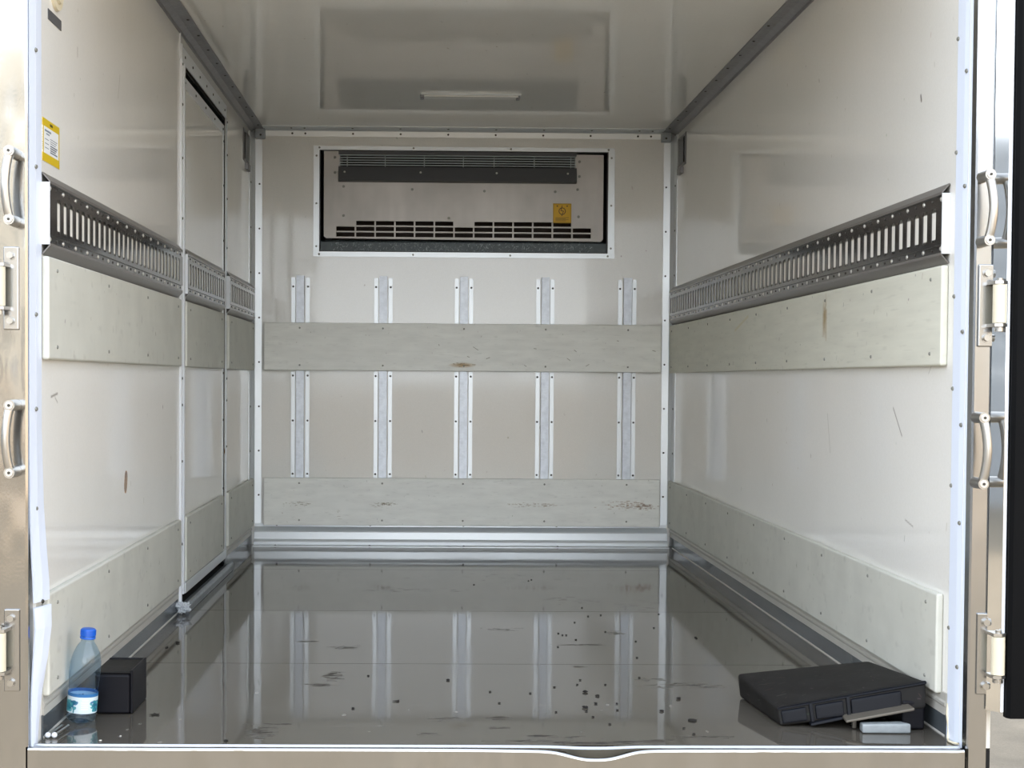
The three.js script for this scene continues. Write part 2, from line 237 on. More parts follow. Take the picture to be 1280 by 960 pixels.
// a rounded box bent onto eight corners: c[x][y][z]
function warp(c, dims, r, n = 8, bulge = 0) {
  let g = new THREE.BoxGeometry(2, 2, 2, n, n, n); g.deleteAttribute('uv'); g.deleteAttribute('normal'); g = mergeVertices(g);
  const p = g.attributes.position, v = new THREE.Vector3(), t = new THREE.Vector3(), ease = (x) => Math.sign(x) * (1 - (1 - Math.abs(x)) ** 2.4), half = dims.map((d) => d / 2);
  for (let i = 0; i < p.count; i++) {
    const q = [p.getX(i), p.getY(i), p.getZ(i)].map((x, k) => ease(x) * half[k]), inner = q.map((x, k) => Math.max(-half[k] + r, Math.min(half[k] - r, x))), d = Math.hypot(...q.map((x, k) => x - inner[k])) || 1;
    const u = q.map((x, k) => (inner[k] + (d > 1e-9 ? (x - inner[k]) / d * Math.min(r, d * 1.0001 > r ? r : d) : 0)) / dims[k] + 0.5); v.set(0, 0, 0);
    for (let k = 0; k < 8; k++) { const w = (k & 1 ? u[0] : 1 - u[0]) * (k & 2 ? u[1] : 1 - u[1]) * (k & 4 ? u[2] : 1 - u[2]); v.addScaledVector(t.set(...c[k]), w); }
    p.setXYZ(i, v.x, v.y + bulge * u[1] * 16 * u[0] * (1 - u[0]) * u[2] * (1 - u[2]), v.z);
  }
  g.computeVertexNormals();
  const out = g.toNonIndexed(); out.setAttribute('uv', new THREE.Float32BufferAttribute(new Float32Array(out.attributes.position.count * 2), 2));
  return out;
}
// small fasteners share two geometries
const headGeo = new THREE.CylinderGeometry(0.0034, 0.0046, 0.0022, 10).translate(0, 0.0011, 0), domeGeo = new THREE.SphereGeometry(0.0058, 10, 5, 0, Math.PI * 2, 0, Math.PI / 2).scale(1, 0.6, 1), UP = new THREE.Vector3(0, 1, 0);
function fastener(parent, at, normal, m = M.screw, name = 'screw', geo = headGeo, s = 1) {
  const o = new THREE.Mesh(geo, m), b = origin.get(parent); o.name = name; o.castShadow = o.receiveShadow = true;
  o.position.set(at[0] - b.x, at[1] - b.y, at[2] - b.z); o.quaternion.setFromUnitVectors(UP, new THREE.Vector3(...normal).normalize()); o.scale.setScalar(s);
  parent.add(o);
  return o;
}
const XW = 0.89, H = 1.75;   // side walls stand at x = -0.89 and 0.89, back wall at z = 0, ceiling at 1.75

// ---------------------------------------------------------------- floor
{
  const f = struct('floor'), edges = [0.0, 0.79, 1.727, 2.529, 3.309];
  for (let i = 0; i < 4; i++) part(f, 'floor_sheet', bx(-0.886, 0.886, -0.006, 0, edges[i] + 0.0015, edges[i + 1] - 0.0015, 0), M.floor);
  for (let i = 1; i < 4; i++) part(f, 'seam', bx(-0.886, 0.886, -0.006, -0.0003, edges[i] - 0.0015, edges[i] + 0.0015), M.subfloor);
  part(f, 'subfloor', bx(-0.95, 0.95, -0.12, -0.006, -0.09, 3.3), M.subfloor);
  part(f, 'upstand', bx(0.886, 0.8895, -0.006, 0.044, 0, 3.235), M.upstand);
  part(f, 'upstand', bx(-0.8895, -0.886, -0.006, 0.044, 1.775, 3.265), M.upstand);
  part(f, 'upstand', bx(-0.8895, -0.886, -0.006, 0.044, 0, 0.79), M.upstand);
  part(f, 'joint_bead', sweep([[0.886, 0], [0.883, 0.0004], [0.884, 0.0022], [0.886, 0.0034]], 'z', 0.085, 3.235), M.flange);
  part(f, 'joint_bead', sweep([[-0.886, 0], [-0.883, 0.0004], [-0.884, 0.0022], [-0.886, 0.0034]], 'z', 1.775, 3.265), M.flange);
}
// ---------------------------------------------------------------- walls and ceiling
{
  const w = struct('wall_right');
  part(w, 'wall_panel', bx(XW, 0.95, -0.01, H + 0.02, -0.08, 3.3), M.wallR);
}
{
  const w = struct('wall_left');
  part(w, 'wall_panel', bx(-0.95, -XW, -0.01, H + 0.02, 1.7, 3.3), M.wallL);
  part(w, 'wall_panel', bx(-0.95, -XW, -0.01, H + 0.02, -0.08, 0.77), M.wallL);
  part(w, 'wall_panel', bx(-0.95, -XW, 1.652, H + 0.02, 0.77, 1.7), M.wallL);
  part(w, 'outer_skin', bx(-0.975, -0.952, -0.14, H + 0.12, -0.12, 3.28), M.outer);
  part(w, 'joint_strip', bx(-XW, -0.8865, 1.655, 1.74, 1.735, 1.742), M.white);
  part(w, 'threshold_liner', bx(-0.95, -0.889, -0.01, 0.012, 0.77, 1.7), M.dark);
}
const VO = [-0.606, 0.612, 1.237, 1.667];   // opening of the cooling unit in the back wall
{
  const w = struct('wall_back'), z0 = -0.08, z1 = 0;
  const s = new THREE.Shape([[-0.95, -0.01], [0.95, -0.01], [0.95, H + 0.02], [-0.95, H + 0.02]].map(([x, y]) => new THREE.Vector2(x, y)));
  s.holes.push(new THREE.Path([[VO[0], VO[2]], [VO[1], VO[2]], [VO[1], VO[3]], [VO[0], VO[3]]].map(([x, y]) => new THREE.Vector2(x, y))));
  part(w, 'wall_panel', new THREE.ExtrudeGeometry(s, { depth: z1 - z0, bevelEnabled: false }).translate(0, 0, z0), M.wallB);
  part(w, 'outer_skin', bx(-0.975, 0.975, -0.14, H + 0.12, -2.6, -0.33), M.outer);
}
{
  const c = struct('ceiling');
  part(c, 'ceiling_panel', bx(-0.95, 0.95, H, 1.82, -0.08, 3.3), M.ceil);
  part(c, 'roof_skin', bx(-0.975, 0.975, 1.83, 1.87, -0.36, 3.3), M.outer);
}
// ---------------------------------------------------------------- aluminium trims of the corners
for (const s of [-1, 1]) {   // upright corners of the back wall
  const t = struct('trim_' + (s < 0 ? 1 : 2));
  part(t, 'angle', sweep([[s * XW, 0.001], [s * 0.846, 0.001], [s * 0.846, 0.004], [s * 0.874, 0.006], [s * 0.879, 0.012], [s * 0.887, 0.02], [s * 0.887, 0.09], [s * XW, 0.09]], 'y', 0.09, H - 0.01), M.alu);
  for (let y = 0.21; y < 1.7; y += 0.187) { fastener(t, [s * 0.857, y, 0.004], [0, 0, 1]); fastener(t, [s * 0.887, y, 0.055], [-s, 0, 0]); }
}
for (const s of [-1, 1]) {   // long edges between ceiling and side walls
  const t = struct('trim_' + (s < 0 ? 3 : 4));
  part(t, 'angle', sweep([[s * XW, H], [s * 0.838, H], [s * 0.838, H - 0.003], [s * 0.868, H - 0.005], [s * 0.885, H - 0.014], [s * 0.8875, H - 0.022], [s * XW, H - 0.022]], 'z', 0.03, 3.3), M.aluGrey);
  for (let z = 0.12; z < 1.9; z += 0.19) fastener(t, [s * 0.85, H - 0.0038, z], [0, -1, 0]);
}
{
  const t = struct('trim_5');   // between ceiling and back wall
  part(t, 'angle', sweep([[0, H], [0.09, H], [0.09, H - 0.003], [0.02, H - 0.003], [0.008, H - 0.008], [0.004, H - 0.03], [0, H - 0.03]], 'x', -0.84, 0.84), M.alu);
  for (const x of [-0.72, -0.665, -0.465, -0.265, -0.065, 0.135, 0.335, 0.535, 0.735, 0.79]) { fastener(t, [x, H - 0.018, 0.006], [0, 0.1, 1]); fastener(t, [x, H - 0.003, 0.05], [0, -1, 0]); }
  for (const s of [-1, 1]) { part(t, 'corner_cap', bx(s * 0.874, s * 0.832, H - 0.044, H - 0.002, 0.002, 0.034, 0.004), M.galv); fastener(t, [s * 0.85, H - 0.03, 0.034], [0, 0, 1]); }
}
{
  const t = struct('baseboard_back');   // stepped aluminium profile along the foot of the back wall
  part(t, 'profile', sweep([[0, 0.09], [0.005, 0.09], [0.005, 0.0765], [0.012, 0.0745], [0.031, 0.061], [0.034, 0.056], [0.034, 0.027], [0.04, 0.0245], [0.046, 0.0165], [0.05, 0.0045], [0.085, 0.002], [0.085, -0.001], [0, -0.001]], 'x', -0.872, 0.872), M.alu);
  for (let x = -0.78; x < 0.8; x += 0.395) { fastener(t, [x, 0.0835, 0.005], [0, 0, 1]); fastener(t, [x, 0.0036, 0.066], [0, 1, 0]); }
}
for (const [n, s, z0, z1] of [['right', 1, 0.01, 3.235], ['left', -1, 1.775, 3.262], ['left', -1, 0.01, 0.765]]) {   // flashing between the upturned floor edge and the wall
  const t = struct('baseboard_' + n);
  part(t, 'flashing', sweep([[s * XW, 0.086], [s * 0.887, 0.086], [s * 0.8865, 0.07], [s * 0.8835, 0.067], [s * 0.8835, 0.062], [s * 0.8862, 0.058], [s * 0.8845, 0.043], [s * XW, 0.043]], 'z', z0, z1), M.flange);
}
// ---------------------------------------------------------------- boards (rubbing strakes)
function boardScrews(b, xs, face, ys, normal) { for (const a of xs) for (const y of ys) fastener(b, normal[2] ? [a, y, face] : [face, y, a], normal, M.screwPale, 'screw', headGeo, 0.9); }
function sideBoard(s, y0, z0, z1, label, parent) {
  const th = 0.015, xi = s * (XW - th), b = parent ? sub('kick_board', parent, [s * XW, y0, z0]) : thing('kick_board', label, 'board', [s * XW, y0, z0]);
  part(b, 'plank', bx(s * (XW - 0.0002), xi, y0, y0 + 0.2, z0, z1, 0.005), s > 0 && y0 > 0.5 ? M.boardR : M.board);
  const n = Math.max(2, Math.round((z1 - z0) / 0.36)), zs = []; for (let i = 0; i < n; i++) zs.push(z0 + 0.06 + (z1 - z0 - 0.12) * i / (n - 1));
  boardScrews(b, zs, xi, [y0 + 0.025, y0 + 0.175], [-s, 0, 0]);
  return b;
}
sideBoard(1, 0.08, 0.012, 3.208, 'long low white board along the foot of the right wall');
sideBoard(1, 0.735, 0.012, 3.208, 'long white board under the slotted rail on the right wall');
sideBoard(-1, 0.08, 1.78, 3.26, 'low white board on the left wall behind the bottle');
sideBoard(-1, 0.735, 1.78, 3.26, 'white board under the slotted rail near the left opening');
sideBoard(-1, 0.08, 0.012, 0.768, 'short low white board on the left wall between side door and back corner');
sideBoard(-1, 0.735, 0.012, 0.768, 'short white board under the small slotted rail in the back left corner');
const chanX = [-0.683, -0.334, 0.006, 0.35, 0.697];
for (const [y, mat, label] of [[0.737, M.boardU, 'white board across the middle of the back wall with a brown rust stain'], [0.085, M.boardD, 'white board across the foot of the back wall with brown scuffs']]) {
  const b = thing('kick_board', label, 'board', [0, y, 0.021]);
  part(b, 'plank', bx(-0.833, 0.838, y, y + 0.2, 0.0205, 0.038, 0.004), mat);
  boardScrews(b, chanX, 0.038, [y + 0.022, y + 0.178], [0, 0, 1]);
}
// ---------------------------------------------------------------- hat channels on the back wall
const chanWords = ['upright aluminium channel on the back wall nearest the left corner', 'upright aluminium channel on the back wall, second from the left corner', 'middle upright aluminium channel of five on the back wall', 'upright aluminium channel on the back wall, second from the right corner', 'upright aluminium channel on the back wall nearest the right corner'];
{
  let first;
  for (let i = 0; i < 5; i++) {
    const x = chanX[i];
    if (!first) {
      first = thing('wall_channel', chanWords[i], 'channel', [x, 0.09, 0], 'upright channels on the back wall');
      const P = (d, z) => [x + d, z];
      part(first, 'hat_section', sweep([P(-0.0165, 0.001), P(-0.0165, 0.0195), P(0.0165, 0.0195), P(0.0165, 0.001)], 'y', 0.092, 1.135), M.aluHat);
      for (const s of [-1, 1]) {
        const fl = part(first, 'flange', sweep([P(s * 0.0385, 0.0005), P(s * 0.0385, 0.0035), P(s * 0.0215, 0.0035), P(s * 0.0205, 0.0005)], 'y', 0.092, 1.128), M.alu);
        for (const y of [1.09, 0.715, 0.525, 0.3]) fastener(first, [x + s * 0.031, y, 0.0035], [0, 0, 1]);
      }
    } else { const c = first.clone(); c.name = numbered('wall_channel'); c.position.x = x; c.userData = { label: chanWords[i], category: 'channel', group: 'upright channels on the back wall' }; scene.add(c); }
  }
}
// ---------------------------------------------------------------- slotted lashing rails
function lashingRail(s, z0, z1, label, parent) {
  const at = [s * XW, 0.94, z0], r = parent ? sub('lashing_rail', parent, at) : thing('lashing_rail', label, 'rail', at);
  const X = (d) => s * (XW - d), sec = (pts) => sweep(pts.map(([d, y]) => [X(d), y]), 'z', z0, z1), g = [];
  const half = (f) => [   // flange, groove and lip of one half; f mirrors about the middle
        sec([[0.0115, f(1.0745)], [0.0175, f(1.0745)], [0.0175, f(1.0732)], [0.0135, f(1.0732)], [0.0135, f(1.0592)], [0.0175, f(1.0592)], [0.0175, f(1.056)], [0.0115, f(1.056)]]),
  ];
  g.push(...half((y) => y), ...half((y) => 2.034 - y));
  // plate with a row of upright slots
  const y0 = 0.978, y1 = 1.056, n = Math.floor((z1 - z0 - 0.03) / 0.05), pad = (z1 - z0 - (n - 1) * 0.05) / 2;
  const sh = new THREE.Shape([[z0, y0], [z1, y0], [z1, y1], [z0, y1]].map(([a, b]) => new THREE.Vector2(a, b)));
  for (let i = 0; i < n; i++) {
    const c = z0 + pad + i * 0.05, w = 0.0135, a = 0.984, b = 1.05, k = 0.005;
    sh.holes.push(new THREE.Path([[c - w, a + k], [c - w + k, a], [c + w - k, a], [c + w, a + k], [c + w, b - k], [c + w - k, b], [c - w + k, b], [c - w, b - k]].map(([p, q]) => new THREE.Vector2(p, q))));
  }
  const plate = new THREE.ExtrudeGeometry(sh, { depth: 0.002, bevelEnabled: false });   // in (z, y), extruded along x
  const pp = plate.attributes.position; for (let i = 0; i < pp.count; i++) { const a = pp.getX(i), b = pp.getY(i), c = pp.getZ(i); pp.setXYZ(i, X(0.0155 + c), b, a); }
  plate.computeVertexNormals(); g.push(plate);
  part(r, 'rail_plate', g, M.rail);
  for (const f of [(y) => y, (y) => 2.034 - y]) part(r, 'rail_flange', sec([[0.0005, f(1.095)], [0.0025, f(1.0965)], [0.0175, f(1.0795)], [0.0175, f(1.0745)], [0.0155, f(1.0745)], [0.0155, f(1.078)]]), M.railFlange);
  part(r, 'spacer_strip', bx(X(0.0003), X(0.0151), 0.9885, 1.043, z0 + 0.001, z1 - 0.001), M.railBack);
  part(r, 'end_block', bx(X(0.0003), X(0.0168), 0.957, 1.077, z1 - 0.0015, z1 + 0.002), M.white);
  for (let i = 0; i * 0.05 < z1 - z0 - 0.02; i++) for (const y of [1.0662, 0.9678]) fastener(r, [X(0.0135), y, z1 - 0.012 - i * 0.05], [-s, 0, 0], i % 2 ? M.screw : M.rivet, i % 2 ? 'pilot_screw' : 'rivet', i % 2 ? headGeo : domeGeo, i % 2 ? 0.7 : 0.85);
  return r;
}
lashingRail(1, 0.02, 3.209, 'long dark slotted lashing rail along the right wall');
lashingRail(-1, 1.78, 3.26, 'dark slotted lashing rail on the left wall below the yellow label');
lashingRail(-1, 0.02, 0.766, 'short slotted lashing rail in the back left corner beyond the side door');

// ---------------------------------------------------------------- side door in the left wall
{
  const d = struct('door_1');
  part(d, 'door_panel', bx(-0.935, -0.8905, 0.046, 1.618, 0.815, 1.694, 0.002), M.wallL);
  part(d, 'top_strip', bx(-0.8905, -0.8885, 1.583, 1.617, 0.817, 1.69), M.white);
  part(d, 'edge_strip', bx(-0.8905, -0.8895, 0.046, 1.617, 0.816, 0.838), M.alu);
  part(d, 'edge_strip', bx(-0.8905, -0.8795, 0.046, 1.645, 1.6955, 1.712), M.white);
  part(d, 'bottom_rail', bx(-0.89, -0.877, 0.045, 0.078, 0.82, 1.69, 0.002), M.alu);
  part(d, 'gasket', bx(-0.949, -0.8915, 1.638, 1.6515, 0.782, 1.698), M.rubber);
  part(d, 'gasket', bx(-0.949, -0.8925, 0.014, 1.6515, 0.7705, 0.806), M.rubber);
  sideBoard(-1, 0.08, 0.9, 1.686, '', d); sideBoard(-1, 0.735, 0.9, 1.686, '', d);
  lashingRail(-1, 0.9, 1.685, '', d);
  for (let z = 0.85; z < 1.7; z += 0.2) fastener(d, [-0.8885, 1.6, z], [1, 0, 0]);
  for (const y of [0.3, 0.55, 0.72, 1.2, 1.4, 1.56]) fastener(d, [-0.8895, y, 0.827], [1, 0, 0]);
  const t = struct('trim_6');   // strips round the door opening
  part(t, 'header_strip', bx(-XW, -0.887, 1.65, 1.698, 0.77, 1.712), M.white);
  part(t, 'jamb_strip', bx(-XW, -0.883, 0.02, 1.7, 1.72, 1.733), M.white);
  part(t, 'jamb_strip', bx(-XW, -0.886, 0.06, 1.65, 0.752, 0.772), M.alu);
  for (let z = 0.82; z < 1.7; z += 0.14) fastener(t, [-0.887, 1.674, z], [1, 0, 0]);
  for (const y of [0.2, 0.45, 0.62, 0.7, 1.18, 1.36, 1.52, 1.64]) { fastener(t, [-0.883, y, 1.727], [1, 0, 0]); fastener(t, [-0.886, y, 0.762], [1, 0, 0]); }
  const b = struct('trim_7');   // threshold bar
  part(b, 'threshold_bar', sweep([[-0.888, 0], [-0.888, 0.016], [-0.876, 0.022], [-0.862, 0.029], [-0.855, 0.027], [-0.852, 0.02], [-0.852, 0.001]], 'z', 0.8, 1.77), M.galv);
}
// ---------------------------------------------------------------- cooling unit set into the back wall
{
  const t = struct('trim_8'), [a, b, c, e] = VO;
  part(t, 'frame_strip', bx(a - 0.024, b + 0.026, e - 0.002, e + 0.014, 0, 0.004), M.alu); part(t, 'frame_strip', bx(a - 0.024, b + 0.028, c - 0.02, c + 0.001, 0, 0.004), M.alu);
  part(t, 'frame_strip', bx(a - 0.024, a, c, e, 0, 0.004), M.alu); part(t, 'frame_strip', bx(b, b + 0.027, c, e, 0, 0.004), M.alu);
  for (const x of [a, -0.21, 0.2, b]) { fastener(t, [x, e + 0.007, 0.004], [0, 0, 1], M.screwPale); fastener(t, [x, c - 0.01, 0.004], [0, 0, 1], M.screwPale); }
  for (const y of [1.26, 1.44, 1.64]) { fastener(t, [a - 0.012, y, 0.004], [0, 0, 1], M.screwPale); fastener(t, [b + 0.013, y, 0.004], [0, 0, 1], M.screwPale); }

  const u = thing('cooling_unit', 'grey cooling unit with dark louvre and slotted panel set into the back wall', 'cooling unit', [0, c, -0.3]);
  part(u, 'housing', [bx(a - 0.02, b + 0.02, c - 0.02, e + 0.02, -0.31, -0.3), bx(a, a + 0.004, c, e, -0.3, -0.003), bx(b - 0.004, b, c, e, -0.3, -0.003), bx(a, b, e - 0.004, e, -0.3, -0.003), bx(a, b, c, c + 0.004, -0.3, -0.003)], M.grille);
  part(u, 'coil', bx(-0.56, 0.56, 1.3, 1.52, -0.2, -0.12), M.coil);
  // front panel with its air slots and the opening of the louvre
  const sh = new THREE.Shape([[-0.588, 1.306], [-0.578, 1.297], [0.584, 1.29], [0.594, 1.3], [0.594, 1.656], [-0.588, 1.664]].map(([x, y]) => new THREE.Vector2(x, y)));
  const hole = (x0, x1, y0, y1) => sh.holes.push(new THREE.Path([[x0, y0], [x1, y0], [x1, y1], [x0, y1]].map(([x, y]) => new THREE.Vector2(x, y))));
  const px = 0.0834;
  for (let k = 0; k < 13; k++) for (let row = 0; row < 3; row++) { if (row === 2 && (k === 0 || k === 6 || k === 12)) continue; const x = -0.535 + k * px; hole(x, x + px - 0.0062, 1.3035 + row * 0.0242, 1.3035 + row * 0.0242 + 0.0185); }
  hole(-0.52, 0.472, 1.54, 1.648);
  const pn = part(u, 'front_panel', new THREE.ExtrudeGeometry(sh, { depth: 0.012, bevelEnabled: false }).translate(0, 0, -0.03), M.panel);
  for (const [x, y] of [[-0.542, 1.637], [-0.542, 1.573], [0.492, 1.627], [0.492, 1.565], [-0.505, 1.515], [-0.505, 1.392], [-0.215, 1.505], [0.09, 1.5], [-0.06, 1.385], [0.39, 1.5], [0.49, 1.395], [0.485, 1.51]]) fastener(pn, [x, y, -0.018], [0, 0, 1], M.screwPale, 'rivet', headGeo, 1.3);
  const st = canvasOf(256, 264), x = st.getContext('2d');
  x.fillStyle = '#d9a90a'; x.fillRect(0, 0, 256, 264); x.strokeStyle = '#8a6a05'; x.lineWidth = 6; x.strokeRect(6, 6, 244, 252); x.fillStyle = '#3a2f0a'; x.strokeStyle = '#3a2f0a';
  x.beginPath(); x.arc(60, 36, 9, 0, 7); x.arc(196, 36, 9, 0, 7); x.fill(); x.lineWidth = 9; x.beginPath(); x.arc(128, 104, 44, 0, 7); x.stroke();
  x.lineWidth = 8; x.beginPath(); x.moveTo(128, 28); x.lineTo(110, 96); x.lineTo(146, 104); x.lineTo(120, 170); x.stroke();
  for (let i = 0; i < 4; i++) { x.globalAlpha = 0.6; x.fillRect(36, 188 + i * 14, 184 - (i % 2) * 40, 6); }
  const stick = new THREE.Mesh(new THREE.BoxGeometry(0.078, 0.083, 0.001), std({ map: tex(st, true), roughness: 0.5 }));
  stick.name = 'warning_sticker'; stick.userData.label = 'yellow square warning sticker'; stick.position.set(0.42, 1.409 - c, 0.2825); pn.add(stick);
  const lv = part(u, 'louvre', [sweep([[-0.018, 1.598], [0.004, 1.596], [0.016, 1.536], [-0.018, 1.533]], 'x', -0.526, 0.478), bx(-0.526, 0.478, 1.648, 1.661, -0.018, -0.002)], M.grille);
  for (let i = 0; i < 5; i++) part(lv, 'slat', bx(-0.524, 0.476, 1.6025 + i * 0.0102, 1.6055 + i * 0.0102, -0.016, -0.004), M.wire);
  for (const q of [-0.49, -0.33, -0.165, 0.0, 0.13, 0.3, 0.455]) part(lv, 'divider', bx(q - 0.0015, q + 0.0015, 1.598, 1.65, -0.019, -0.015), M.wire);
  part(lv, 'fan_void', bx(-0.515, 0.468, 1.541, 1.647, -0.11, -0.1), M.dark);
  for (const q of [-0.5, -0.18, 0.14, 0.44]) fastener(lv, [q, 1.572, 0.009], [0, 0.2, 1], M.rivet, 'screw');
  part(u, 'drip_pan', sweep([[-0.034, 1.285], [-0.02, 1.287], [-0.004, 1.279], [-0.002, 1.242], [-0.034, 1.242]], 'x', a + 0.006, b - 0.006), M.frost);
}
// ---------------------------------------------------------------- air vents high in the back corners, ceiling lamp, labels
for (const s of [-1, 1]) {
  const v = thing('air_vent', s < 0 ? 'small black louvred vent high on the left wall by the back corner' : 'small black louvred vent high on the right wall by the back corner', 'vent', [s * XW, 1.57, 0.16]);
  const X = (d) => s * (XW - d), y0 = 1.578, y1 = 1.706, z0 = 0.098, z1 = 0.285;
  part(v, 'vent_frame', [bx(X(0), X(0.002), y0, y1, z1 - 0.03, z1, 0.001), bx(X(0), X(0.002), y0, y1, z0, z0 + 0.012), bx(X(0), X(0.002), y0, y0 + 0.012, z0, z1), bx(X(0), X(0.002), y1 - 0.01, y1, z0, z1)], M.aluGrey);
  part(v, 'void', bx(X(0), X(0.0008), y0 + 0.01, y1 - 0.008, z0 + 0.01, z1 - 0.028), M.dark);
  for (let i = 0; i < 5; i++) { const z = z0 + 0.022 + i * 0.023; part(v, 'slat', sweep([[X(0.0008), z], [X(0.0052), z + 0.004], [X(0.0052), z + 0.007], [X(0.0008), z + 0.004]], 'y', y0 + 0.012, y1 - 0.01), M.alu); }
  part(v, 'bracket', bx(X(0), X(0.014), y0 - 0.03, y0 - 0.004, z0 + 0.05, z1 - 0.06, 0.002), M.aluGrey);
}
{
  const l = thing('ceiling_lamp', 'slim unlit strip lamp on the glossy ceiling above the cooling unit', 'lamp', [0.01, H, 0.75]);
  part(l, 'cover', bx(-0.165, 0.182, H - 0.011, H - 0.004, 0.725, 0.775, 0.004), M.lampCover);
  part(l, 'base_plate', bx(-0.175, 0.192, H - 0.005, H, 0.715, 0.785, 0.001), M.alu);
  for (const q of [-0.172, 0.182]) part(l, 'end_cap', bx(q - 0.007, q + 0.007, H - 0.015, H - 0.003, 0.728, 0.772, 0.003), M.aluGrey);
}
{
  const c = canvasOf(200, 256), x = c.getContext('2d');
  x.fillStyle = '#d8ba18'; x.fillRect(0, 0, 200, 256); x.fillStyle = '#eef1f2'; x.fillRect(12, 46, 176, 160); x.fillStyle = '#4a4310'; x.fillRect(84, 14, 34, 16);
  x.fillStyle = '#7d8a98'; x.fillRect(24, 62, 74, 12); x.fillRect(40, 82, 40, 8);
  x.fillStyle = '#5a6470'; for (let i = 0; i < 7; i++) { x.fillRect(88, 104 + i * 13, 84 - (i % 3) * 10, i > 2 ? 8 : 4); if (i % 2) x.fillRect(26, 104 + i * 13, 44, 4); }
  const t = thing('wall_label', 'yellow and white printed notice at the left edge of the left wall', 'label', [-0.8895, 1.12, 3.19]);
  const g = new THREE.BoxGeometry(0.125, 0.083, 0.0012).rotateY(Math.PI / 2);
  const o = new THREE.Mesh(g, std({ map: tex(c, true), roughness: 0.45 })); o.name = 'printed_sheet'; o.position.set(0, 0.0415, 0); o.castShadow = o.receiveShadow = true; t.add(o);
}
{
  const r = thing('round_button', 'round ivory disc high on the left wall near the opening', 'button', [-XW, 1.475, 3.155]);
  part(r, 'rim', cyl([-XW, 1.475, 3.155], [-0.884, 1.475, 3.155], 0.045, 0.043, 36), M.ivory);
  part(r, 'face', cyl([-0.884, 1.475, 3.155], [-0.879, 1.475, 3.155], 0.031, 0.028, 32), M.ivory);
  const n = thing('name_strip', 'narrow dark grey strip under the ivory disc on the left wall', 'label', [-XW, 1.408, 3.16]);
  part(n, 'strip', bx(-XW, -0.8885, 1.401, 1.421, 3.113, 3.212), std({ color: 0x56575a, roughness: 0.5 }));
  n.children[0].rotation.x = 0.0;
}
// ---------------------------------------------------------------- rear frame of the body, with its lining strips
{
  const f = struct('trim_9');
  part(f, 'post', sweep([[0.892, 3.29], [0.892, 3.331], [0.895, 3.335], [0.926, 3.335], [0.93, 3.331], [0.93, 3.27], [0.952, 3.25], [0.92, 3.25]], 'y', -0.2, 1.95), M.steel);
  part(f, 'post', sweep([[-0.896, 3.29], [-0.896, 3.331], [-0.9, 3.335], [-0.956, 3.335], [-0.96, 3.331], [-0.96, 3.28], [-0.975, 3.28], [-0.975, 3.25], [-0.952, 3.25]], 'y', -0.2, 1.95), M.steelDent);
  part(f, 'foot_plate', bx(-1.06, -0.961, -0.2, 0.072, 3.3, 3.33, 0.003), M.steelDent);
  part(f, 'header', bx(-0.93, 0.93, 1.755, 1.95, 3.29, 3.335, 0.003), M.steel);
  // sill: a rounded lip with a knock in it right of the middle
  const N = 160, prof = [[3.309, -0.02], [3.309, 0], [3.3115, 0.0016], [3.3145, 0.001], [3.316, -0.005], [3.326, -0.006], [3.328, -0.0015], [3.332, 0.0005], [3.336, -0.001], [3.338, -0.006], [3.338, -0.2]], pos = [], idx = [];
  const dent = (x) => Math.exp(-(Math.abs((x - 0.182) / 0.062) ** 2.6)) * 0.0145 + Math.exp(-(((x - 0.14) / 0.15) ** 2)) * 0.002;
  for (let i = 0; i <= N; i++) { const x = -0.896 + 1.783 * i / N, k = dent(x); prof.forEach(([z, y], j) => pos.push(x, y - (j > 5 && j < 10 ? k : j > 1 && j < 10 ? k * 0.2 : 0), z + (j > 5 && j < 10 ? k * 0.5 : 0))); }
  for (let i = 0; i < N; i++) for (let j = 0; j < prof.length - 1; j++) { const a = i * prof.length + j, b = a + prof.length; idx.push(a, a + 1, b, b, a + 1, b + 1); }
  const g = new THREE.BufferGeometry(); g.setAttribute('position', new THREE.Float32BufferAttribute(pos, 3)); g.setAttribute('uv', new THREE.Float32BufferAttribute(new Float32Array(pos.length / 3 * 2), 2)); g.setIndex(idx); g.computeVertexNormals();
  part(f, 'sill', g, M.steelDent);
  part(f, 'sill_core', bx(-0.93, 0.93, -0.2, -0.02, 3.29, 3.326), M.subfloor);
}
// pale lining strips up both sides of the opening; the left one is bent and torn near the floor
function liningStrip(path, mat, name, label) {   // path: [y, xInner, zInner, xOuter, zOuter]
  const t = struct(name), pos = [], idx = [], n = path.length;
  for (const [y, xi, zi, xo, zo] of path) { const s = Math.sign(xi); pos.push(xi, y, zi, (xi + xo) / 2 - s * 0.0015, y, (zi + zo) / 2, xo, y, zo, xo + s * 0.004, y, zo - 0.004, xi + s * 0.004, y, zi - 0.002); }
  for (let i = 0; i < n - 1; i++) for (let j = 0; j < 5; j++) { const a = i * 5 + j, b = i * 5 + (j + 1) % 5; idx.push(a, b, a + 5, b, b + 5, a + 5); }
  const g = new THREE.BufferGeometry(); g.setAttribute('position', new THREE.Float32BufferAttribute(pos, 3)); g.setAttribute('uv', new THREE.Float32BufferAttribute(new Float32Array(pos.length / 3 * 2), 2)); g.setIndex(idx);
  const q = g.toNonIndexed(); q.computeVertexNormals();
  part(t, 'lining_strip', q, mat);
  return t;
}
const lr = liningStrip([[-0.004, 0.883, 3.25, 0.8925, 3.312], [0.04, 0.884, 3.25, 0.8925, 3.312], [1.76, 0.885, 3.25, 0.8925, 3.312]], M.seal, 'trim_10');
